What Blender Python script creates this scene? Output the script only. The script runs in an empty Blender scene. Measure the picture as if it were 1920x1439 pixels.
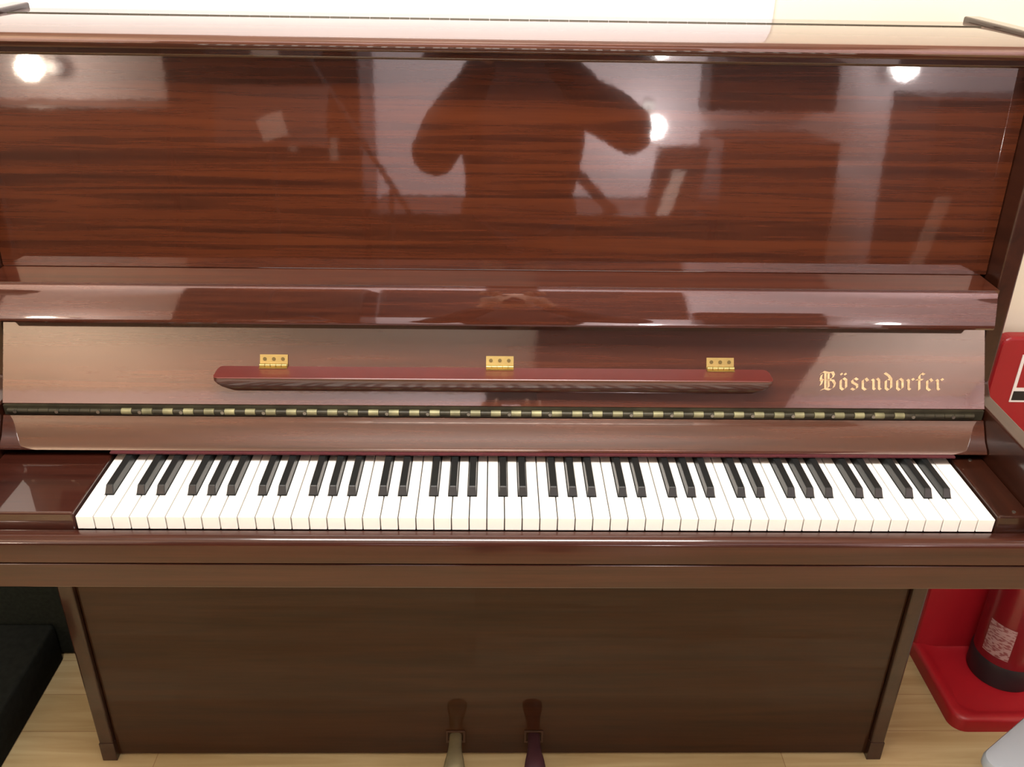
import bpy, bmesh, math, numpy as np
from mathutils import Vector, Matrix
scene=bpy.context.scene
scene.view_settings.view_transform='Standard'
COL=scene.collection
# ---------------------------------------------------------------- materials
def newmat(name):
    m=bpy.data.materials.new(name);m.use_nodes=True
    nt=m.node_tree;b=nt.nodes['Principled BSDF'];return m,nt,b
def plain(name,col,rough=.5,metal=0,coat=0,spec=.5,noise=0,nscale=30,bump=0,emit=None,es=0):
    m,nt,b=newmat(name)
    b.inputs['Roughness'].default_value=rough;b.inputs['Metallic'].default_value=metal
    b.inputs['Coat Weight'].default_value=coat;b.inputs['Specular IOR Level'].default_value=spec
    b.inputs['Coat Roughness'].default_value=.05
    tc=nt.nodes.new('ShaderNodeTexCoord');n=nt.nodes.new('ShaderNodeTexNoise')
    n.inputs['Scale'].default_value=nscale;n.inputs['Detail'].default_value=5
    nt.links.new(tc.outputs['Object'],n.inputs['Vector'])
    r=nt.nodes.new('ShaderNodeValToRGB')
    c=np.array(col[:3]);a=noise
    r.color_ramp.elements[0].position=.3;r.color_ramp.elements[1].position=.7
    r.color_ramp.elements[0].color=(*(c*(1-a)),1);r.color_ramp.elements[1].color=(*np.minimum(c*(1+a),1),1)
    nt.links.new(n.outputs['Fac'],r.inputs['Fac']);nt.links.new(r.outputs['Color'],b.inputs['Base Color'])
    if bump:
        bp=nt.nodes.new('ShaderNodeBump');bp.inputs['Strength'].default_value=bump;bp.inputs['Distance'].default_value=.001
        nt.links.new(n.outputs['Fac'],bp.inputs['Height']);nt.links.new(bp.outputs['Normal'],b.inputs['Normal'])
    if emit: 
        b.inputs['Emission Color'].default_value=emit;b.inputs['Emission Strength'].default_value=es
    return m
def wood(name,c0,c1,c2,sc=(1.3,40,40),contrast=1,coat=1,ior=1.9,rough=.35,crough=.03,dist=.6,fine=.33,det=3,nr=.6,fs=7,wobble=0):
    m,nt,b=newmat(name);N=nt.nodes.new;L=nt.links.new
    tc=N('ShaderNodeTexCoord')
    mp=N('ShaderNodeMapping');mp.inputs['Scale'].default_value=sc;L(tc.outputs['Object'],mp.inputs['Vector'])
    n1=N('ShaderNodeTexNoise');n1.inputs['Scale'].default_value=1;n1.inputs['Detail'].default_value=det;n1.inputs['Roughness'].default_value=nr;n1.inputs['Distortion'].default_value=dist
    L(mp.outputs['Vector'],n1.inputs['Vector'])
    mp2=N('ShaderNodeMapping');mp2.inputs['Scale'].default_value=tuple(s*fs if s>5 else s*8 for s in sc);L(tc.outputs['Object'],mp2.inputs['Vector'])
    n2=N('ShaderNodeTexNoise');n2.inputs['Scale'].default_value=1;n2.inputs['Detail'].default_value=4;n2.inputs['Roughness'].default_value=.7
    L(mp2.outputs['Vector'],n2.inputs['Vector'])
    mx=N('ShaderNodeMath');mx.operation='MULTIPLY_ADD';mx.inputs[1].default_value=fine
    L(n2.outputs['Fac'],mx.inputs[0])
    m2=N('ShaderNodeMath');m2.operation='MULTIPLY';m2.inputs[1].default_value=1-fine;L(n1.outputs['Fac'],m2.inputs[0]);L(m2.outputs[0],mx.inputs[2])
    r=N('ShaderNodeValToRGB');e=r.color_ramp.elements
    h=.14/contrast
    e[0].position=.5-h;e[0].color=(*c0,1);e[1].position=.5+h;e[1].color=(*c2,1)
    k=e.new(.49);k.color=(*c1,1)
    L(mx.outputs[0],r.inputs['Fac']);L(r.outputs['Color'],b.inputs['Base Color'])
    b.inputs['Roughness'].default_value=rough;b.inputs['Specular IOR Level'].default_value=.2
    b.inputs['Coat Weight'].default_value=coat;b.inputs['Coat IOR'].default_value=ior;b.inputs['Coat Roughness'].default_value=crough
    if wobble:   # faint orange-peel of the sprayed lacquer
        n3=N('ShaderNodeTexNoise');n3.inputs['Scale'].default_value=70;n3.inputs['Detail'].default_value=2;L(tc.outputs['Object'],n3.inputs['Vector'])
        bp=N('ShaderNodeBump');bp.inputs['Strength'].default_value=wobble;bp.inputs['Distance'].default_value=.0005
        L(n3.outputs['Fac'],bp.inputs['Height']);L(bp.outputs['Normal'],b.inputs['Coat Normal'])
    return m
MAH=wood('mahogany_ribbon_lacquer',(.029,.0060,.0020),(.052,.0112,.0034),(.074,.0168,.0047),sc=(2.2,78,78),contrast=1.05,det=2.5,nr=.55,fine=.26,ior=1.95,crough=.035,wobble=.03,dist=1.0)
MAH2=wood('mahogany_plain',(.026,.0052,.0020),(.046,.0096,.0034),(.066,.0150,.0050),sc=(1.8,60,60),ior=1.95,crough=.035,wobble=.03,dist=.9)
LIDM=wood('mahogany_lid',(.050,.0165,.0085),(.072,.0245,.0130),(.095,.0330,.0180),sc=(1.3,45,45),ior=1.9,crough=.015)  # base colour raised to carry the white board's grazing reflection
SLIP=wood('mahogany_slip',(.022,.0056,.0030),(.034,.0084,.0044),(.046,.0116,.0060),sc=(1.6,55,55),ior=1.45,crough=.10)
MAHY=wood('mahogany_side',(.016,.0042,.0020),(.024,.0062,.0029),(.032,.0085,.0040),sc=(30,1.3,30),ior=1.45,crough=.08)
BLOCK=wood('mahogany_block',(.018,.0040,.0022),(.028,.0062,.0034),(.036,.0084,.0046),sc=(1.8,50,50),ior=1.7,crough=.04)
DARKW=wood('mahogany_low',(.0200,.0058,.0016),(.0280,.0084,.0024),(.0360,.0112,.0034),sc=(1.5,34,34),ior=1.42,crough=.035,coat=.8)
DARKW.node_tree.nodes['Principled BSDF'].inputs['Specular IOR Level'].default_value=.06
DESKF=wood('desk_edge_wood',(.026,.0060,.0022),(.046,.0100,.0034),(.066,.0150,.0048),sc=(1.3,60,60),ior=1.6,crough=.15,coat=.8)
MAROON=plain('maroon_lacquer',(.098,.0175,.0135,1),.4,coat=.25,noise=.08)
FELT=plain('red_felt',(.06,.006,.009,1),.95,noise=.2,nscale=300)
IVORY=plain('white_key_plastic',(.80,.78,.73,1),.25,coat=.3,noise=.01)
EBONY=plain('black_key_plastic',(.009,.011,.011,1),.35,coat=.2,noise=.1)
BRASS=plain('polished_brass',(.40,.30,.11,1),.4,metal=.9,noise=.15)
AGED=plain('aged_brass',(.030,.026,.014,1),.5,metal=.4,noise=.4,nscale=40)
AGEDL=plain('aged_brass_light',(.175,.165,.085,1),.5,metal=.35,noise=.5,nscale=25)
GOLD=plain('gold_leaf',(.46,.33,.18,1),.5,metal=.1,noise=.25,nscale=200)
STEEL=plain('screw_steel',(.35,.33,.28,1),.35,metal=1)
DSCREW=plain('dark_screw',(.12,.085,.03,1),.5,metal=.8)
BLACK=plain('black_paint',(.008,.008,.008,1),.5)
REDP=plain('red_plastic',(.31,.006,.012,1),.45,coat=.06,noise=.03,nscale=5)
REDM=plain('red_enamel',(.145,.004,.008,1),.3,coat=.45)
WHITEP=plain('white_label',(.8,.8,.78,1),.5)
# ---------------------------------------------------------------- helpers
LOC={}
def reg(o,parent,loc):
    COL.objects.link(o);LOC[o.name]=Vector(loc)
    if parent is not None:
        o.parent=parent;o.location=Vector(loc)-LOC[parent.name]
    else:o.location=loc
def empty(name,loc,label,cat,group=None):
    o=bpy.data.objects.new(name,None);o.empty_display_size=.1;reg(o,None,loc)
    o['label']=label;o['category']=cat
    if group:o['group']=group
    return o
def mesh(name,V,F,mat,parent=None,bevel=0,seg=2,smooth=0,mats=None,fm=None,loc=None,label=None,cat=None,kind=None):
    V=[Vector(v) for v in V]
    if loc is None:
        lo=Vector([min(v[i] for v in V) for i in range(3)]);hi=Vector([max(v[i] for v in V) for i in range(3)])
        loc=(lo+hi)/2
        if parent is None: loc.z=lo.z
    loc=Vector(loc)
    me=bpy.data.meshes.new(name);me.from_pydata([v-loc for v in V],[],F);me.update()
    bm=bmesh.new();bm.from_mesh(me);bmesh.ops.recalc_face_normals(bm,faces=bm.faces);bm.to_mesh(me);bm.free()
    for m in (mats or [mat]):me.materials.append(m)
    if fm:
        for i,p in enumerate(me.polygons):p.material_index=fm[i]
    if smooth:
        for p in me.polygons:p.use_smooth=True
        me.set_sharp_from_angle(angle=math.radians(smooth))
    o=bpy.data.objects.new(name,me);reg(o,parent,loc)
    if bevel:
        b=o.modifiers.new('bevel','BEVEL');b.width=bevel;b.segments=seg;b.limit_method='ANGLE';b.angle_limit=math.radians(40)
    if label:o['label']=label
    if cat:o['category']=cat
    if kind:o['kind']=kind
    return o
BF=[(0,1,2,3),(4,7,6,5),(0,4,5,1),(1,5,6,2),(2,6,7,3),(3,7,4,0)]
def boxv(x0,x1,y0,y1,z0,z1):
    return [(x0,y0,z0),(x1,y0,z0),(x1,y1,z0),(x0,y1,z0),(x0,y0,z1),(x1,y0,z1),(x1,y1,z1),(x0,y1,z1)]
def box(name,x0,x1,y0,y1,z0,z1,mat,parent=None,bevel=.001,**k):
    return mesh(name,boxv(x0,x1,y0,y1,z0,z1),BF,mat,parent,bevel=bevel,**k)
def prism(name,prof,x0,x1,mat,parent=None,**k):
    n=len(prof);V=[(x0,y,z) for y,z in prof]+[(x1,y,z) for y,z in prof]
    F=[tuple(range(n)),tuple(range(2*n-1,n-1,-1))]+[(i,(i+1)%n,n+(i+1)%n,n+i) for i in range(n)]
    return mesh(name,V,F,mat,parent,**k)
def multi(parts):
    V=[];F=[];fm=[]
    for v,f,mi in parts:
        o=len(V);V+=list(v);F+=[tuple(i+o for i in q) for q in f];fm+=[mi]*len(f)
    return V,F,fm
def cyl(c0,c1,r0,r1=None,n=24,caps=True):
    r1=r0 if r1 is None else r1
    c0=Vector(c0);c1=Vector(c1);a=(c1-c0).normalized();t=Vector((0,0,1)) if abs(a.z)<.9 else Vector((1,0,0))
    u=a.cross(t).normalized();w=a.cross(u)
    V=[c0+(u*math.cos(2*math.pi*i/n)+w*math.sin(2*math.pi*i/n))*r0 for i in range(n)]+[c1+(u*math.cos(2*math.pi*i/n)+w*math.sin(2*math.pi*i/n))*r1 for i in range(n)]
    F=[(i,(i+1)%n,n+(i+1)%n,n+i) for i in range(n)]
    if caps:F+=[tuple(range(n)),tuple(range(2*n-1,n-1,-1))]
    return V,F
def lathe(cx,cy,prof,n=40,z0=0):
    V=[];F=[]
    for r,z in prof:
        V+=[(cx+r*math.cos(2*math.pi*i/n),cy+r*math.sin(2*math.pi*i/n),z+z0) for i in range(n)]
    for k in range(len(prof)-1):
        F+=[(k*n+i,k*n+(i+1)%n,(k+1)*n+(i+1)%n,(k+1)*n+i) for i in range(n)]
    F+=[tuple(range(n)),tuple(range(len(prof)*n-1,(len(prof)-1)*n-1,-1))]
    return V,F
def rrect(x0,x1,y0,y1,r,n=8):
    o=[]
    for cx,cy,a0 in((x1-r,y1-r,0),(x0+r,y1-r,90),(x0+r,y0+r,180),(x1-r,y0+r,270)):
        for i in range(n+1):
            a=math.radians(a0+90*i/n);o.append((cx+r*math.cos(a),cy+r*math.sin(a)))
    return o
def loft(loops):
    n=len(loops[0]);V=[p for l in loops for p in l];F=[]
    for k in range(len(loops)-1):F+=[(k*n+a,k*n+(a+1)%n,(k+1)*n+(a+1)%n,(k+1)*n+a) for a in range(n)]
    F+=[tuple(range(n)),tuple(range(len(loops)*n-1,(len(loops)-1)*n-1,-1))]
    return V,F
# ---------------------------------------------------------------- piano
XL,XR=-.798,.688;IL,IR=-.772,.662
P=empty('upright_piano',((XL+XR)/2,.37,0),'glossy reddish-brown mahogany upright piano with open keyboard and folded music desk','piano')
for a,b in((XL,IL),(IR,XR)):
    prof=[(.2267,.0),(.52,.0),(.52,1.310),(.238,1.310),(.2267,.90),(.2267,.822),(.212,.806),(.0,.804),(-.022,.796),(-.03,.78),(-.03,.712),(-.0,.63),(.2267,.63)]
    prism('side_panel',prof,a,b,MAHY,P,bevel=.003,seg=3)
for a,b in((XL-.0006,IL+.001),(IR-.001,XR+.0006)):
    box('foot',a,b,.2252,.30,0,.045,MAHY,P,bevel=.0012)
box('lower_panel',IL+.0005,IR-.0005,.237,.256,.006,.63,DARKW,P,bevel=.001)
box('back_frame',IL+.0005,IR-.0005,.48,.515,.03,1.27,DARKW,P,bevel=.002)
prism('keybed',[(-.016,.632),(.235,.632),(.235,.69),(-.018,.69),(-.0200,.665),(-.0200,.64)],IL+.0005,IR-.0005,SLIP,P,bevel=.002)
slip=[(-.0006,.6735),(-.0006,.7105),(-.004,.7122),(-.012,.7125),(-.018,.7115),(-.0225,.708),(-.024,.702),(-.024,.6745),(-.0228,.6735)]
prism('key_slip',[(y,z) for y,z in slip],XL,XR,SLIP,P,smooth=40)
prism('key_rail',[(-.0230,.632),(-.004,.632),(-.004,.6715),(-.0230,.6715)],XL,XR,SLIP,P,bevel=.0015)
kbs=[]
for a,b in((IL+.0008,-.6145),(.6145,IR-.0008)):
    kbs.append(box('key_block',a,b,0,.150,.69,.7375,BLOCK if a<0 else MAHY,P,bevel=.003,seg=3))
for yy in(.010,.14):
    V,F=cyl((.640,yy,.737),(.640,yy,.7386),.0026);mesh('screw',V,F,STEEL,kbs[1])
KB=box('keyboard',-.6125,.6125,.01,.168,.692,.70,BLACK,P,bevel=0)
W=1.225/52;ZK=.7318
bc={0:.93,1:1.07,3:.88,4:1.0,5:1.12}
bw=.0118
for i in range(52):
    x0=-.6125+i*W;x1=x0+W;L=(i+5)%7;g=.0007
    yb=.166;yc=.0495
    xl=x0+g;xr=x1-g;xlb=xl;xrb=xr
    if i<51 and L in bc: xrb=x0+bc[L]*W-bw/2-.0008
    pL=(L-1)%7
    if i>0 and pL in bc: xlb=x0-W+bc[pL]*W+bw/2+.0008
    xrb=min(xrb,xr);xlb=max(xlb,xl)
    out=[(xl,0),(xr,0),(xr,yc)]
    if xrb<xr:out.append((xrb,yc))
    out+=[(xrb,yb),(xlb,yb)]
    if xlb>xl:out.append((xlb,yc))
    out.append((xl,yc))
    n=len(out)
    V=[(x,y,ZK-.020) for x,y in out]+[(x,y,ZK) for x,y in out]
    Fc=[tuple(range(n)),tuple(range(2*n-1,n-1,-1))]+[(a,(a+1)%n,n+(a+1)%n,n+a) for a in range(n)]
    mesh('white_key',V,Fc,IVORY,KB,bevel=.0008,seg=2)
    if i<51 and L in bc:
        c=x0+bc[L]*W;h=.0118;b0=bw/2;t0=.0047
        V=[(c-b0,.0505,ZK-.010),(c+b0,.0505,ZK-.010),(c+b0,.166,ZK-.010),(c-b0,.166,ZK-.010),
           (c-b0,.0510,ZK+.0008),(c+b0,.0510,ZK+.0008),(c+b0,.166,ZK+.0008),(c-b0,.166,ZK+.0008),
           (c-t0,.0575,ZK+h),(c+t0,.0575,ZK+h),(c+t0,.166,ZK+h),(c-t0,.166,ZK+h)]
        Fb=[(0,3,2,1)]+[(a,(a+1)%4,4+(a+1)%4,4+a) for a in range(4)]+[(4+a,4+(a+1)%4,8+(a+1)%4,8+a) for a in range(4)]+[(8,9,10,11)]
        mesh('black_key',V,Fb,EBONY,KB,bevel=.0012,seg=3)
box('felt_strip',-.6125,.6125,.1315,.150,.7455,.7485,FELT,P,bevel=.0005)
flap=[(.136,.7495),(.150,.7487),(.185,.7487),(.185,.788),(.1680,.788),(.1635,.782),(.150,.763),(.139,.7545)]
prism('fallboard_flap',flap,IL+.0015,IR-.0015,MAH2,P,smooth=35)
FBA=Vector((0,.173,.8046));FBD=Vector((0,.0544,.1035)).normalized();FBN=Vector((0,-FBD.z,FBD.y))
def fb(x,s,h):
    return Vector((x,0,0))+FBA+FBD*s+FBN*h
prof=[fb(0,s,h) for s,h in((0,0),(.138,0),(.138,-.018),(0,-.018))]
FBO=prism('fallboard',[(p.y,p.z) for p in prof],IL+.0015,IR-.0015,MAH2,P,bevel=.001)
parts=[(boxv(IL+.004,IR-.004,.1695,.176,.7885,.8040),BF,0)]
x=IL+.01;k=0
while x<IR-.018:
    pale_knuckle=(k%2 and -.60<x<.53)  # every other knuckle is a paler brass along the middle span
    V,F=cyl((x,.1685,.7958),(x+.0143,.1685,.7958),.0048 if pale_knuckle else .0040,n=12);parts.append((V,F,1 if pale_knuckle else 0));x+=.0148;k+=1
x=IL+.022
while x<IR-.01:
    V,F=cyl((x,.1655,.7965),(x,.1628,.7968),.0026,n=12);parts.append((V,F,2));x+=.0592
V,F,fm=multi(parts);mesh('piano_hinge',V,F,None,P,mats=[AGED,AGEDL,STEEL],fm=fm,smooth=40,label='aged brass continuous hinge')
prism('ledge',[(.268,.9800),(.2050,.9800),(.2050,.970),(.268,.970)],IL+.002,IR-.010,MAH2,P)
nose=[(.268,.9695),(.2045,.9695),(.2045,.9775),(.1995,.9775),(.1965,.9700),(.1905,.9510),(.1855,.9350),(.1846,.9300),(.1862,.9270),(.2,.926),(.268,.926)]
prism('ledge_nose',nose,IL+.002,IR-.0145,MAH2,P,smooth=30)
tl=math.tan(math.radians(3.27))
prism('upper_panel',[(.2661,.9805),(.2661+.3025*tl,1.283),(.2861+.3025*tl,1.283),(.2861,.9805)],IL+.001,IR-.001,MAH,P,bevel=.0005)
lidf=[(.246,1.2835),(.240,1.2845),(.2345,1.288),(.232,1.292),(.2325,1.297),(.235,1.3020),(.238,1.303),(.436,1.303),(.436,1.2835)]
LID=prism('top_lid',lidf,IL+.0015,IR-.0015,LIDM,P,smooth=35)
prism('lid_moulding',[(.256,1.2832),(.256,1.275),(.262,1.272),(.2825,1.272),(.2825,1.2832)],IL+.0015,IR-.0015,MAH2,P,bevel=.0008,seg=2)
box('rear_lid',IL+.0015,IR-.0015,.440,.505,1.2835,1.303,LIDM,P,bevel=.0015)
parts=[];x=IL+.004
while x<IR-.03:
    V,F=cyl((x,.438,1.3025),(x+.028,.438,1.3025),.0020,n=10);parts.append((V,F,0));x+=.029
V,F,fm=multi(parts);mesh('lid_hinge',V,F,plain('dark_hinge',(.05,.045,.03,1),.5,metal=.6),P,smooth=40)
# music desk
dx0,dx1=-.461,.339
zt=.8546;yb=.200
top=[(dx0+.000,yb-.010),(dx0+.002,yb-.003),(dx0+.008,yb+.0),(dx1-.008,yb+.0),(dx1-.002,yb-.003),(dx1,yb-.010),(dx1,yb-.030),(dx1-.002,yb-.0355),(dx1-.008,yb-.038),(dx0+.008,yb-.038),(dx0+.002,yb-.0355),(dx0,yb-.030)]
def layer(zz,ins,yf):
    o=[]
    for x,y in top:
        cx=(dx0+dx1)/2;o.append((x-math.copysign(ins,x-cx),y if y>yb-.02 else y+yf,zz))
    return o
LY=[layer(zt,.001,.001),layer(zt-.001,0,0),layer(zt-.006,0,0),layer(zt-.011,.004,.0),layer(zt-.016,.010,.001),layer(zt-.020,.017,.003),layer(zt-.0235,.022,.006),layer(zt-.0260,.025,.012)]
V,F=loft(LY);n=len(top)
DK=mesh('music_desk',V,F,None,P,mats=[MAROON,DESKF],fm=[0]*n*1+[1]*(len(F)-n-2)+[0,1],smooth=30)
for hx in(-.381,-.054,.268):
    s0=.0555;parts=[]
    v=[fb(hx-.020,s0,.0005),fb(hx+.020,s0,.0005),fb(hx+.020,s0+.018,.0005),fb(hx-.020,s0+.018,.0005)]
    v+=[q+FBN*.0015 for q in v];parts.append((v,BF,0))
    z=zt+.0003;parts.append((boxv(hx-.020,hx+.020,.190,.198,z,z+.0012),BF,0))
    for j in range(5):
        xx=hx-.020+j*.008
        V,F=cyl((xx+.0004,.1955,zt+.0032),(xx+.0076,.1955,zt+.0032),.0028,n=12);parts.append((V,F,0))
    for q in(-.013,0,.013):
        a=fb(hx+q,s0+.0115,.0018);V,F=cyl(a,a+FBN*.001,.0027,n=14);parts.append((V,F,1))
    V,F,fm=multi(parts);mesh('hinge',V,F,None,DK,mats=[BRASS,DSCREW],fm=fm,smooth=40,label='polished brass butt hinge')
# lettering
def mn(x):return [[(x-.10,.90),(x,.80),(x,.16),(x+.11,.06)]]
O=[[(.14,.82),(.14,.18)],[(.14,.18),(.32,.02)],[(.32,.02),(.52,.2)],[(.52,.2),(.52,.82)],[(.52,.82),(.34,.98)],[(.34,.98),(.14,.82)]]
G={'B':([[(.38,1.42),(.38,.12)],[(.05,1.30),(.22,1.48),(.60,1.40),(.88,1.46)],[(.88,1.46),(.98,1.22),(.88,.98),(.55,.84)],[(.55,.84),(.92,.78),(1.05,.5),(.96,.2),(.70,.02)],[(.70,.02),(.38,.12),(.08,.0)],[(.14,1.25),(.06,.95),(.14,.66),(.06,.40)],[(.60,1.36),(.60,.22)],[(.0,.78),(.3,.84)]],1.32),
'ö':(O+[[(.16,1.36),(.23,1.25)],[(.43,1.36),(.50,1.25)]],.80),'o':(O,.80),
's':([[(.54,.84),(.34,.98),(.14,.80),(.18,.62),(.50,.42),(.50,.18),(.30,.02),(.08,.14)]],.76),
'e':([[(.14,.82),(.14,.18),(.34,.02),(.54,.16)],[(.14,.82),(.34,.98),(.50,.76),(.16,.50)]],.74),
'n':(mn(.15)+[[(.15,.78),(.40,.98),(.54,.82),(.54,.16),(.66,.06)]],.88),
'd':([[(.14,.80),(.14,.18),(.32,.02),(.52,.2),(.52,.90),(.36,1.18),(.06,1.42)],[(.14,.80),(.34,.94),(.5,.86)]],.80),
'r':(mn(.15)+[[(.15,.78),(.40,.98),(.52,.86)]],.70),
'f':([[(.20,.06),(.20,1.18),(.36,1.42),(.56,1.30)],[(.0,.88),(.46,.90)]],.62)}
word='Bösendorfer';tot=sum(G[c][1] for c in word);XS=.186/tot;ZS=.0180
nw=.105;ang=math.radians(38);nb=(math.cos(ang)*nw,math.sin(ang)*nw)
parts=[];cx=0
for c in word:
    for st in G[c][0]:
        for (ax,az),(bx,bz) in zip(st[:-1],st[1:]):
            q=[(ax-nb[0],az-nb[1]),(ax+nb[0],az+nb[1]),(bx+nb[0],bz+nb[1]),(bx-nb[0],bz-nb[1])]
            v=[fb(.4155+(cx+u)*XS,.0275+w*ZS,.0004) for u,w in q];v+=[p+FBN*.0003 for p in v]
            parts.append((v,BF,0))
    cx+=G[c][1]
V,F,fm=multi(parts);mesh('lettering',V,F,GOLD,FBO,label='gold blackletter name lettering')
# pedals
PB=plain('pedal_brass',(.26,.22,.12,1),.35,metal=.6,noise=.2);PD=plain('pedal_dark_reflection',(.050,.018,.022,1),.35,metal=.3,noise=.1)  # second pedal's dark purple reflection is put into its colour
PC=plain('pedal_collar',(.07,.035,.02,1),.4,metal=.4,noise=.1)
for px,m,lb in((-.130,PB,'tarnished brass pedal'),(.018,PD,'pedal coloured with a dark purple reflection')):
    secs=[(.25,.0115,.052,.013),(.215,.0120,.054,.013),(.198,.0135,.055,.013),(.180,.0175,.054,.013),(.165,.0200,.051,.012),(.152,.0190,.048,.010),(.144,.014,.046,.008),(.140,.007,.045,.004)]
    loops=[];n=16
    for y,w,z,h in secs:
        loops.append([(px+w*math.copysign(abs(math.cos(2*math.pi*a/n))**.75,math.cos(2*math.pi*a/n)),y,z+h*.7*math.copysign(abs(math.sin(2*math.pi*a/n))**.75,math.sin(2*math.pi*a/n))) for a in range(n)])
    V,F=loft(loops)
    pe=mesh('pedal',V,F,m,P,smooth=60,label=lb)
    parts=[(boxv(px-.018,px+.018,.2345,.2372,.037,.0405),BF,0),(boxv(px-.018,px+.018,.2345,.2372,.064,.0675),BF,0),(boxv(px-.018,px-.014,.2345,.2372,.0405,.064),BF,0),(boxv(px+.014,px+.018,.2345,.2372,.0405,.064),BF,0)]
    V,F,fm=multi(parts);mesh('pedal_plate',V,F,PC,pe,bevel=.0006)
# ---------------------------------------------------------------- room
YW=.56;YB=-3.2;XA=-2.8;XB=2.6;ZC=2.55
CREAM=plain('cream_wall',(.78,.74,.60,1),.8,noise=.02,nscale=3)
LILAC=plain('pale_wall',(.80,.70,.73,1),.8,noise=.02,nscale=3)
CEIL=plain('ceiling_paint',(.80,.68,.56,1),.9,noise=.02,nscale=3)
WB=plain('white_gloss_board',(.84,.84,.85,1),.3,noise=.01,nscale=3)
m,nt,b=newmat('oak_laminate_floor');N=nt.nodes.new;Lk=nt.links.new
tc=N('ShaderNodeTexCoord');mp=N('ShaderNodeMapping')
Lk(tc.outputs['Object'],mp.inputs['Vector'])
br=N('ShaderNodeTexBrick');br.inputs['Scale'].default_value=1;br.inputs['Brick Width'].default_value=1.2;br.inputs['Row Height'].default_value=.095;br.inputs['Mortar Size'].default_value=.0009
br.inputs['Color1'].default_value=(.42,.33,.17,1);br.inputs['Color2'].default_value=(.51,.41,.23,1);br.inputs['Mortar'].default_value=(.3,.2,.1,1)
Lk(mp.outputs[0],br.inputs['Vector'])
m3=N('ShaderNodeMapping');m3.inputs['Scale'].default_value=(2.5,35,1);Lk(tc.outputs['Object'],m3.inputs['Vector'])
nn=N('ShaderNodeTexNoise');nn.inputs['Scale'].default_value=1;nn.inputs['Detail'].default_value=6;nn.inputs['Distortion'].default_value=1.2;Lk(m3.outputs[0],nn.inputs['Vector'])
rr=N('ShaderNodeValToRGB');rr.color_ramp.elements[0].position=.35;rr.color_ramp.elements[0].color=(.80,.74,.66,1);rr.color_ramp.elements[1].position=.65;rr.color_ramp.elements[1].color=(1,1,1,1)
Lk(nn.outputs['Fac'],rr.inputs['Fac'])
mm=N('ShaderNodeMix');mm.data_type='RGBA';mm.blend_type='MULTIPLY';mm.inputs['Factor'].default_value=1
Lk(br.outputs['Color'],mm.inputs['A']);Lk(rr.outputs['Color'],mm.inputs['B']);Lk(mm.outputs['Result'],b.inputs['Base Color']);b.inputs['Roughness'].default_value=.35
FLOOR=m
def S(name,*a,**k):
    return box(name,*a,bevel=0,kind='structure',**k)
S('floor',XA-.1,XB+.1,YB-.1,YW+.1,-.08,0,FLOOR)
S('ceiling',XA-.1,XB+.1,YB-.1,YW+.1,ZC,ZC+.08,CEIL)
S('wall_north',XA-.1,XB+.1,YW,YW+.1,0,ZC,CREAM)
S('wall_south',XA-.1,XB+.1,YB-.1,YB,0,ZC,LILAC)
S('wall_west',XA-.1,XA,YB,YW,0,ZC,CREAM)
S('wall_east',XB,XB+.1,YB,YW,0,ZC,LILAC)
DB=wood('dark_furniture_wood',(.010,.005,.003),(.016,.008,.005),(.022,.011,.007),sc=(20,20,1.5),coat=.1,ior=1.5,crough=.3)
S('added_dark_slab_1',.15,1.55,YB+.001,-1.80,ZC-.10,ZC-.001,plain('reflection_dark_paint',(.16,.09,.07,1),.8))  # invented ceiling slab, added to darken what the fallboard mirrors
box('whiteboard',-1.9,.375,YW-.008,YW-.0002,.0005,2.1,WB,None,bevel=.002,label='large plain white board fixed on the wall behind the piano',cat='whiteboard')
# fire extinguisher stand
ST=empty('extinguisher_stand',(1.05,.40,0),'red moulded plastic fire extinguisher stand with sign','stand')
o1=rrect(.858,1.262,.292,.535,.032)
loops=[[(x,y,0) for x,y in o1],[(x,y,.026) for x,y in o1]]
cxm,cym=1.06,.4135
def sc(o,d,z):
    return [(x-math.copysign(d,x-cxm)*min(1,abs(x-cxm)/.15),y-math.copysign(d,y-cym)*min(1,abs(y-cym)/.08),z) for x,y in o]
loops+=[sc(o1,.002,.031),sc(o1,.007,.033),sc(o1,.018,.032),sc(o1,.028,.025),sc(o1,.036,.022)]
V,F=loft(loops);mesh('base_tray',V,F,REDP,ST,smooth=50)
pr=[(.862,.02)]+[(.862+.02-.02*math.cos(math.radians(a)),.750+.02*math.sin(math.radians(a))) for a in range(0,91,15)]+[(1.258-.02+.02*math.sin(math.radians(a)),.750+.02*math.cos(math.radians(a))) for a in range(0,91,15)]+[(1.258,.02)]
n=len(pr);V=[(x,.505,z) for x,z in pr]+[(x,.533,z) for x,z in pr]
F=[tuple(range(n)),tuple(range(2*n-1,n-1,-1))]+[(i,(i+1)%n,n+(i+1)%n,n+i) for i in range(n)]
BB=mesh('backboard',V,F,REDP,ST,bevel=.006,seg=3)
parts=[(boxv(.906,1.12,.5035,.5049,.637,.735),BF,0),(boxv(.912,1.113,.5030,.5036,.668,.730),BF,1),(boxv(.909,1.117,.5030,.5036,.641,.660),BF,2),
 (boxv(.932,.940,.5026,.5031,.674,.725),BF,0),(boxv(.940,.960,.5026,.5031,.716,.725),BF,0),(boxv(.940,.954,.5026,.5031,.698,.706),BF,0)]
V,F,fm=multi(parts);mesh('sign',V,F,None,BB,mats=[WHITEP,REDP,BLACK],fm=fm,label='red, white and black fire sign')
EX=empty('fire_extinguisher',(1.022,.440,.022),'red fire extinguisher with black base and white label','fire extinguisher')
cx,cy,z0=1.022,.440,.0225
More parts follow.
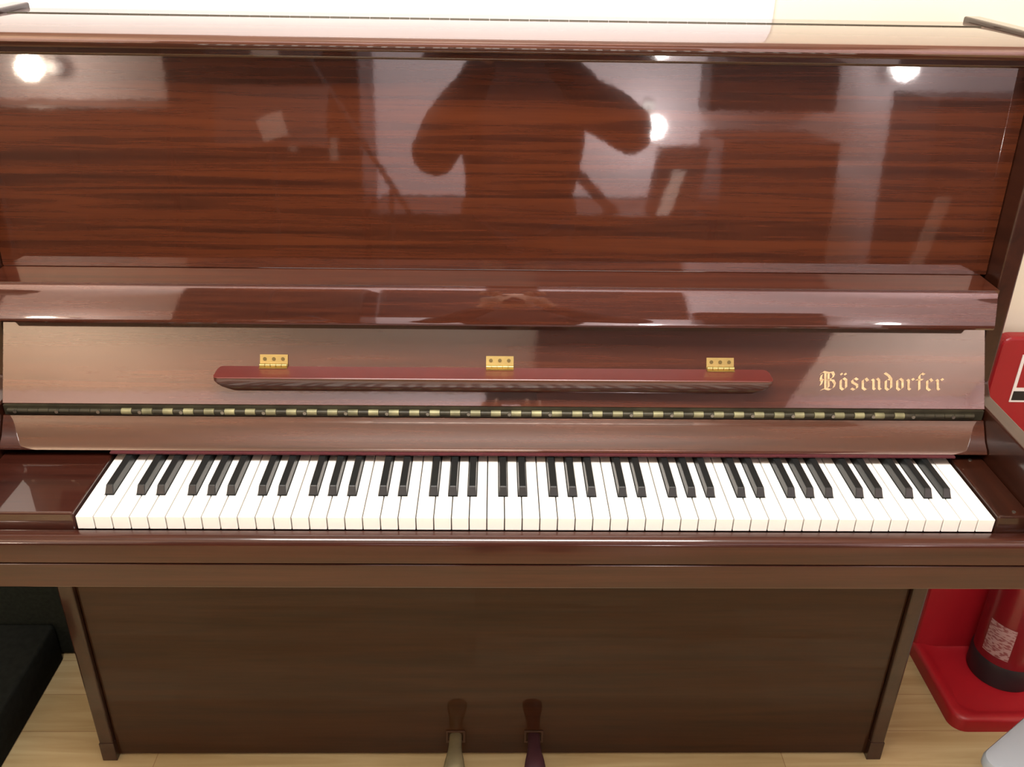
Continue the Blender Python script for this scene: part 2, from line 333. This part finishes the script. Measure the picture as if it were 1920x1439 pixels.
V,F=lathe(cx,cy,[(.066,.0),(.068,.006),(.068,.05),(.066,.056)],48,z0);mesh('base_skirt',V,F,plain('black_rubber',(.012,.010,.012,1),.45),EX,smooth=40)
V,F=lathe(cx,cy,[(.0655,.0562),(.0655,.36),(.060,.39),(.045,.41),(.022,.422),(.022,.435)],48,z0);mesh('cylinder_body',V,F,REDM,EX,smooth=40)
lb=[];n=14
for zz in(.075,.155):
    for i in range(n+1):
        a=math.radians(192+i*48/n);lb.append((cx+.0661*math.cos(a),cy+.0661*math.sin(a),z0+zz))
F=[(i,i+1,n+2+i,n+1+i) for i in range(n)]
m,nt,b=newmat('printed_label');N=nt.nodes.new
tc=N('ShaderNodeTexCoord');mp=N('ShaderNodeMapping');mp.inputs['Scale'].default_value=(90,90,260)
nt.links.new(tc.outputs['Object'],mp.inputs['Vector']);wv=N('ShaderNodeTexNoise');wv.inputs['Scale'].default_value=1;wv.inputs['Detail'].default_value=1
nt.links.new(mp.outputs[0],wv.inputs['Vector']);r=N('ShaderNodeValToRGB')
r.color_ramp.elements[0].position=.42;r.color_ramp.elements[0].color=(.20,.06,.06,1);r.color_ramp.elements[1].position=.52;r.color_ramp.elements[1].color=(.34,.21,.20,1)
nt.links.new(wv.outputs['Fac'],r.inputs['Fac']);nt.links.new(r.outputs['Color'],b.inputs['Base Color'])
mesh('label',lb,F,m,EX,smooth=60)
V,F=cyl((cx,cy,z0+.436),(cx,cy,z0+.47),.016);parts=[(V,F,0)]
parts.append((boxv(cx-.012,cx+.012,cy-.10,cy+.02,z0+.47,z0+.48),BF,0));parts.append((boxv(cx-.010,cx+.010,cy-.11,cy+.02,z0+.492,z0+.50),BF,0))
V,F,fm=multi(parts);mesh('valve_handle',V,F,BLACK,EX,bevel=.001)
CA=plain('black_leatherette',(.011,.012,.010,1),.95,noise=.2,nscale=80,bump=.2,spec=.05)
CG=plain('dark_green_fabric',(.014,.016,.012,1),.95,noise=.25,nscale=120,spec=.05)
BC=empty('equipment_case',(-1.28,.2,0),'low flat black equipment case lying on the floor','case')
V,F=loft([[(x,y,z) for x,y in rrect(-1.56+d,-.982-d,-.12+d,.495-d,.01)] for z,d in((0,.002),(.003,0),(.089,0),(.093,.002),(.095,.006))]);mesh('case_body',V,F,CA,BC,smooth=40)
box('case_handle',-1.30,-1.16,.18,.20,.0955,.108,BLACK,BC,bevel=.004)
GB=empty('gig_bag',(-1.2,.53,0),'dark green padded fabric bag standing against the wall','bag')
V,F=loft([[(x,y,z) for x,z in rrect(-1.52+d,-.86-d,0.0+d,.52-d,.06)] for y,d in((.500,.012),(.505,.003),(.515,0),(.540,0),(.550,.006))]);mesh('bag_body',V,F,CG,GB,smooth=40)
box('bag_handle',-1.25,-1.13,.492,.502,.40,.42,BLACK,GB,bevel=.003)
GY=plain('grey_plastic',(.30,.34,.38,1),.4,noise=.03,nscale=10)
TB=empty('storage_tub',(.94,.13,0),'small square pale grey plastic storage tub with a lid','tub')
cA=Vector((.806,.134));uu=Vector((.82,.572));vv=Vector((.572,-.82))
def tub(z,d,rr_):
    return [(cA.x+uu.x*a+vv.x*b_,cA.y+uu.y*a+vv.y*b_,z) for a,b_ in rrect(d,.21-d,d,.20-d,rr_)]
V,F=loft([tub(0,.016,.025),tub(.004,.014,.025),tub(.098,.005,.025)]);mesh('tub_body',V,F,GY,TB,smooth=40)
V,F=loft([tub(.0985,.002,.025),tub(.100,0,.025),tub(.112,0,.025),tub(.118,.003,.025),tub(.120,.009,.025)]);mesh('tub_lid',V,F,GY,TB,smooth=40)
# ---------------------------------------------------------------- furniture across the room (seen mirrored in the lacquer)
def wardrobe(name,x0,x1,h,label,y0=YB+.01,y1=YB+.55,doors=3,cat='wardrobe',z0=0):
    E=empty(name,((x0+x1)/2,(y0+y1)/2,z0),label,cat)
    box('body',x0,x1,y0,y1-.02,z0,h,DB,E,bevel=.003)
    w=(x1-x0)/doors
    for i in range(doors):
        d=box('door',x0+i*w+.004,x0+(i+1)*w-.004,y1-.0195,y1,z0+.03,h-.03,DB,E,bevel=.003)
        hm=(z0+h)/2
        V,F=cyl((x0+i*w+.05,y1+.02,hm-.06),(x0+i*w+.05,y1+.02,hm+.06),.006,n=12);parts=[(V,F,0)]
        for s in(-.05,.05):
            V,F=cyl((x0+i*w+.05,y1,hm+s),(x0+i*w+.05,y1+.02,hm+s),.004,n=10);parts.append((V,F,0))
        V,F,fm=multi(parts);mesh('handle',V,F,DB,d)
    return E
wardrobe('wardrobe',-1.50,-.66,2.05,'tall dark brown wooden wardrobe with two flush doors',doors=2)
wardrobe('cupboard',-2.72,-1.52,.95,'chest-high dark brown wooden cupboard with three doors',doors=3,cat='cupboard')
wardrobe('sideboard',-.64,.93,.50,'low dark brown wooden sideboard against the pale wall',doors=3,cat='sideboard')
wardrobe('cabinet',.97,1.50,.84,'waist-high dark brown wooden cabinet beside the sideboard',doors=1,cat='cabinet')
wardrobe('wall_cabinet',.95,1.56,1.55,'dark wall-hung cabinet above the waist-high cabinet',y1=YB+.25,doors=1,cat='cabinet',z0=.95)
wardrobe('cupboard',1.92,2.55,1.04,'dark brown wooden cupboard of chest height with a single door',doors=1,cat='cupboard')
E=empty('added_dark_board',(.1,YB+.02,1.32),'large dark framed board added to darken the ledge reflection','added_dark_board')  # unseen dark board, added to darken the ledge nose's reflection
box('board',-.62,.90,YB+.0005,YB+.02,1.32,2.2,plain('dark_board',(.02,.012,.012,1),.8,noise=.1),E,bevel=.002)
parts=[(boxv(-.65,.93,YB+.0005,YB+.03,1.29,1.319),BF,0),(boxv(-.65,.93,YB+.0005,YB+.03,2.201,2.23),BF,0),(boxv(-.65,-.621,YB+.0005,YB+.03,1.319,2.201),BF,0),(boxv(.901,.93,YB+.0005,YB+.03,1.319,2.201),BF,0)]
V,F,fm=multi(parts);mesh('frame',V,F,DB,E,bevel=.002)
PAP=plain('paper',(.62,.56,.52,1),.8,noise=.05)
BUFF=plain('buff_paper',(.26,.21,.18,1),.8,noise=.05)
def standobj(name,x0,x1,y,z,h,sl,mat,label,cat,th=.02):
    V=[(x0,y,z),(x1,y,z),(x1,y+th,z),(x0,y+th,z),(x0+sl,y-.03,z+h),(x1+sl,y-.03,z+h),(x1+sl,y-.03+th,z+h),(x0+sl,y-.03+th,z+h)]
    return mesh(name,V,BF,mat,None,bevel=.001,label=label,cat=cat)
BKM=plain('dark_cloth_cover',(.02,.012,.012,1),.7)
standobj('book',.46,.53,-2.80,.501,.20,-.20,BKM,'dark upright book leaning on the sideboard','book')
standobj('box_file',.66,.88,-2.85,.501,.30,.05,BKM,'dark box file standing on the sideboard','box file',th=.12)
standobj('paper_folder',.69,.75,-2.70,.501,.20,.07,PAP,'pale paper folder leaning against a box file','folder',th=.01)
standobj('plank',1.78,1.84,-2.56,.0,.62,.16,BUFF,'pale narrow board leaning against a dark cupboard','board',th=.02)
MS=empty('music_stand',(-.95,-2.2,0),'dark folding music stand with slanted desk and a pale sheet','music stand')
sx=-.95;parts=[]
for dx,dy in((.2,.05),(-.18,.12),(.0,-.2)):
    V,F=cyl((sx,-2.2,.35),(sx+dx,-2.2+dy,.008),.007,n=10);parts.append((V,F,0))
V,F=cyl((sx,-2.2,.30),(sx,-2.2,.9),.008,n=12);parts.append((V,F,0))
V,F,fm=multi(parts);mesh('tripod',V,F,BLACK,MS)
V=[(sx-.22,-2.18,.86),(sx+.22,-2.18,.86),(sx+.22,-2.16,.86),(sx-.22,-2.16,.86),(sx-.22,-2.28,1.08),(sx+.22,-2.28,1.08),(sx+.22,-2.26,1.08),(sx-.22,-2.26,1.08)]
mesh('desk',V,BF,BLACK,MS,bevel=.002)
V=[(sx-.02,-2.155,.875),(sx+.08,-2.155,.90),(sx+.08,-2.152,.90),(sx-.02,-2.152,.875),(sx-.06,-2.21,.96),(sx+.04,-2.22,.99),(sx+.04,-2.217,.99),(sx-.06,-2.207,.96)]
mesh('sheet',V,BF,BUFF,MS)
MB=empty('microphone_stand',(-.50,-2.35,0),'black microphone stand with a long slanting boom arm','microphone stand')
V,F=lathe(-.50,-2.35,[(.13,0),(.13,.012),(.02,.02),(.010,.03),(.010,.66)],28);mesh('stand_base',V,F,BLACK,MB,smooth=40)
V,F=cyl((-.42,-2.35,.56),(-.80,-2.35,1.16),.012,n=12);mesh('boom_arm',V,F,BLACK,MB,smooth=40)
V,F=cyl((-.80,-2.35,1.16),(-.84,-2.35,1.225),.014,.022,n=16);mesh('microphone',V,F,BLACK,MB,smooth=40)
for (nx,nz,nw_,nh) in((-.98,.78,.035,.20),(-.80,.74,.035,.10)):
    o=box('paper_note',nx,nx+nw_,YB+.5502,YB+.552,nz,nz+nh,BUFF,None,bevel=0,label='narrow pale paper note taped to the wardrobe door',cat='paper note');o['group']='paper notes on the wardrobe'
GLOW=plain('lamp_glass',(.9,.85,.85,1),.4,emit=(1,.92,.9,1),es=.8)
def wlamp(x,z,pw,y=YB,label='small wall lamp with a glowing glass globe',r=.035,col=(1,.93,.9),off=.17):
    E=empty('wall_lamp',(x,y,z),label,'lamp');E['group']='wall lamps'
    V,F=cyl((x,y+.0005,z+.09),(x,y+.02,z+.09),.03,n=24);V2,F2=cyl((x,y+.02,z+.09),(x,y+.10,z+.05),.006,n=10)
    V,F,fm=multi([(V,F,0),(V2,F2,0)]);mesh('bracket',V,F,WHITEP,E,smooth=40)
    pr=[(max(.001,r*math.sin(math.pi*k/16)),-r*math.cos(math.pi*k/16)) for k in range(17)]
    V,F=lathe(x,y+.10,pr,32,z);mesh('lamp_shade',V,F,GLOW,E,smooth=80)
    l=bpy.data.lights.new('wall_lamp_light','POINT');l.energy=pw;l.shadow_soft_size=.05;l.color=col
    o=bpy.data.objects.new('wall_lamp_light',l);COL.objects.link(o);o.location=(x,y+off,z+.01)
    l.specular_factor=0
wlamp(.70,.86,10,off=.22)
wlamp(1.87,1.14,6,off=.22)
wlamp(-2.17,1.10,18,r=.04,col=(1,.82,.64),off=.34)
def area(name,loc,sx,sy,p,col=(1,.95,.90),rot=(0,0,0)):
    l=bpy.data.lights.new(name,'AREA');l.shape='RECTANGLE';l.size=sx;l.size_y=sy;l.energy=p;l.color=col
    o=bpy.data.objects.new(name,l);COL.objects.link(o);o.location=loc;o.rotation_euler=rot
def fixture(x,y,sx,sy,p):
    E=empty('ceiling_light',(x,y,ZC-.04),'white rectangular ceiling light fitting','ceiling light');E['group']='ceiling lights'
    box('housing',x-sx/2-.03,x+sx/2+.03,y-sy/2-.03,y+sy/2+.03,ZC-.03,ZC-.0003,WHITEP,E,bevel=.003)
    area('ceiling_light_lamp',(x,y,ZC-.034),sx,sy,p)
fixture(-.1,-.65,1.5,.6,92)
E=empty('added_wall_fill',(.1,-1.65,ZC-.12),'added fill light in a long white housing, tilted to the far wall','ceiling light')  # invented light, added to brighten the far wall in the reflections
c,s=math.cos(math.radians(-52)),math.sin(math.radians(-52))
V=[]
for x,y,z in boxv(-.65,.65,-.06,.06,.004,.04): V.append((.1+x,-1.65+y*c-z*s,ZC-.12+y*s+z*c))
mesh('fill_housing',V,BF,WHITEP,E,bevel=.002)
V,F=cyl((.1,-1.62,ZC-.085),(.1,-1.62,ZC-.0005),.012);mesh('fill_stem',V,F,WHITEP,E)
area('added_wall_fill_lamp',(.1,-1.65,ZC-.12),1.3,.11,95,col=(1,.95,.96),rot=(math.radians(-52),0,0))
def ceiling_fill(x,y,pw,col):  # invented lamp, added to brighten the ceiling mirrored in the fallboard
    E=empty('added_ceiling_fill',(x,y,0),'added fill light for the ceiling, on a tall slim stand with a bowl shade','lamp');E['group']='added ceiling fills'
    V,F=lathe(x,y,[(.12,0),(.12,.012),(.02,.02),(.012,.03),(.012,1.70)],32);mesh('stand',V,F,BLACK,E,smooth=40)
    V,F=lathe(x,y,[(.015,1.70),(.08,1.72),(.13,1.78),(.14,1.80),(.137,1.80),(.125,1.785),(.075,1.73),(.01,1.71)],32);mesh('lamp_shade',V,F,BLACK,E,smooth=50)
    l=bpy.data.lights.new('ceiling_fill_light','SPOT');l.energy=pw;l.spot_size=math.radians(165);l.spot_blend=.6;l.shadow_soft_size=.05;l.color=col
    o=bpy.data.objects.new('ceiling_fill_light',l);COL.objects.link(o);o.location=(x,y,1.83);o.rotation_euler=(math.pi,0,0)
ceiling_fill(-2.2,-2.48,88,(1,.80,.64))
ceiling_fill(2.25,-2.48,64,(1,.88,.88))
w=bpy.data.worlds.new('w');w.use_nodes=True;w.node_tree.nodes['Background'].inputs[0].default_value=(1,.95,.9,1);w.node_tree.nodes['Background'].inputs[1].default_value=.3
scene.world=w
# ---------------------------------------------------------------- person (photographer, seen mirrored)
def skin(name,verts,edges,radii,mat,parent,root=0,sub=2,label=None):
    loc=Vector(verts[root]);me=bpy.data.meshes.new(name)
    me.from_pydata([Vector(v)-loc for v in verts],edges,[]);me.update()
    bm=bmesh.new();bm.from_mesh(me);ly=bm.verts.layers.skin.verify();bm.verts.ensure_lookup_table()
    for v,r in zip(bm.verts,radii):
        v[ly].radius=r if isinstance(r,tuple) else (r,r)
    bm.verts[root][ly].use_root=True
    bm.to_mesh(me);bm.free();me.materials.append(mat)
    o=bpy.data.objects.new(name,me);reg(o,parent,loc)
    s=o.modifiers.new('skin','SKIN');s.use_smooth_shade=True
    if sub:
        u=o.modifiers.new('sub','SUBSURF');u.levels=sub;u.render_levels=sub
    if label:o['label']=label
    return o
SK=plain('skin',(.42,.24,.17,1),.5);JK=plain('dark_jacket',(.012,.008,.008,1),.85,noise=.2);TR=plain('dark_trousers',(.010,.010,.014,1),.85,noise=.2)
PE=empty('person',(.03,-1.47,0),'standing person in a dark jacket holding up a phone','person')
hs=[(.03,-1.51,.78),(.03,-1.49,.95),(.03,-1.46,1.08),(.025,-1.43,1.20),(.02,-1.42,1.27),(.01,-1.40,1.35),(0,-1.39,1.43),(0,-1.40,1.48)]
hr=[(.10,.06),(.10,.07),(.12,.08),(.075,.06),(.05,.05),(.068,.075),(.075,.09),(.055,.07)]
he=[(i,i+1) for i in range(7)]
def add(chain,start):
    for v,r in chain:
        hs.append(v);hr.append(r);he.append((start,len(hs)-1));start=len(hs)-1
    return start
RE=(.38,-1.24,1.0);LE=(-.262,-1.27,.92)
add([((.19,-1.43,1.12),.055),((.29,-1.33,1.06),.045),(RE,.040),((.20,-1.15,1.12),.034),((.075,-1.07,1.27),.026),((.058,-1.05,1.335),(.018,.034))],2)
add([((-.13,-1.43,1.12),.055),((-.21,-1.36,1.01),.045),(LE,.040),((-.17,-1.16,1.08),.034),((-.075,-1.07,1.26),.026),((-.078,-1.05,1.335),(.018,.034))],2)
for s in(-1,1):
    add([((.03+s*.09,-1.51,.68),.065),((.03+s*.10,-1.49,.42),.050),((.03+s*.10,-1.50,.10),.036),((.03+s*.10,-1.42,.045),.033)],0)
add([((0,-1.315,1.405),.012)],6)
for s in(-1,1): add([((s*.078,-1.40,1.42),.012)],6)
BD=skin('body',hs,he,hr,SK,PE)
for side,cx_ in((1,.058),(-1,-.078)):
    for k in range(4):
        dx=side*(.018-k*.016);l=(.040,.048,.045,.034)[k]
        skin('finger',[(cx_+dx,-1.046,1.345),(cx_+dx,-1.030,1.370+l*.2),(cx_+dx-side*.004,-1.028,1.37+l*.75),(cx_+dx-side*.006,-1.029,1.37+l*1.15)],[(0,1),(1,2),(2,3)],[.009,.0085,.008,.007],SK,BD,sub=1)
    skin('thumb',[(cx_-side*.012,-1.048,1.335),(cx_-side*.020,-1.020,1.365),(cx_-side*.022,-1.0025,1.392),(cx_-side*.024,-1.0020,1.41)],[(0,1),(1,2),(2,3)],[.012,.010,.007,.006],SK,BD,sub=1)
for s in(-1,1):
    V,F=lathe(s*.028,0,[(.001,-.009),(.008,-.004),(.010,0),(.008,.004),(.001,.009)],16,0)
    V=[(x,-1.325+z*.3,1.435+y) for x,y,z in V];mesh('eye',V,F,BLACK,BD,smooth=60)
box('mouth',-.022,.022,-1.326,-1.318,1.368,1.375,MAROON,BD,bevel=.002)
skin('hair',[(0,-1.41,1.50),(0,-1.43,1.44),(0,-1.44,1.38)],[(0,1),(1,2)],[(.078,.075),(.085,.07),(.07,.05)],BLACK,BD)
hs=[(.02,-1.50,.56),(.02,-1.50,.78),(.025,-1.49,.95),(.03,-1.46,1.08),(.025,-1.43,1.19),(.02,-1.41,1.26),(.015,-1.40,1.32)]
hr=[(.235,.14),(.225,.13),(.21,.12),(.18,.12),(.150,.10),(.115,.075),(.080,.065)]
he=[(i,i+1) for i in range(6)]
add([((.19,-1.43,1.11),.092),((.29,-1.33,1.07),.088),(RE,.072),((.22,-1.18,1.11),.062),((.085,-1.075,1.25),.042)],3)
add([((-.13,-1.43,1.11),.092),((-.20,-1.36,1.04),.088),(LE,.072),((-.18,-1.19,1.06),.062),((-.085,-1.075,1.24),.042)],3)
skin('jacket',hs,he,hr,JK,BD,root=2,label='dark zipped jacket')
hs=[(.03,-1.51,.78)];hr=[(.16,.10)];he=[]
for s in(-1,1): add([((.03+s*.09,-1.51,.68),.095),((.03+s*.10,-1.49,.42),.075),((.03+s*.10,-1.50,.09),.062)],0)
skin('trousers',hs,he,hr,TR,BD)
for s in(-1,1):
    x=.03+s*.10
    V,F=loft([[(px,py,z) for px,py in rrect(x-w,x+w,-1.56,yf,.035)] for z,w,yf in((0,.045,-1.30),(.03,.047,-1.295),(.05,.042,-1.32),(.08,.038,-1.42))]);mesh('shoe',V,F,BLACK,BD,smooth=50)
V,F=loft([[(x,y,z) for x,z in rrect(-.085,.063,1.398,1.472,.01)] for y in(-1.020,-1.012)])
ph=mesh('phone',V,F,BLACK,None,bevel=.001,label='black smartphone held up in both hands',cat='phone',loc=(-.011,-1.016,1.398))
# ---------------------------------------------------------------- camera
p,y,r=[math.radians(a) for a in(27.7384,1.3193,1.0101)];f=1726.297
C=np.array([-.0634,-.9983,1.4589])
fwd=np.array([math.sin(y)*math.cos(p),math.cos(y)*math.cos(p),-math.sin(p)])
right=np.array([math.cos(y),-math.sin(y),0]);up=np.cross(right,fwd)
r2=right*math.cos(r)+up*math.sin(r); u2=-right*math.sin(r)+up*math.cos(r)
cd=bpy.data.cameras.new('camera');cam=bpy.data.objects.new('camera',cd);COL.objects.link(cam)
M=Matrix(((r2[0],u2[0],-fwd[0],C[0]),(r2[1],u2[1],-fwd[1],C[1]),(r2[2],u2[2],-fwd[2],C[2]),(0,0,0,1)))
cam.matrix_world=M;cd.sensor_fit='HORIZONTAL';cd.sensor_width=36;cd.lens=f/1920*36;cd.clip_start=.005
scene.camera=cam
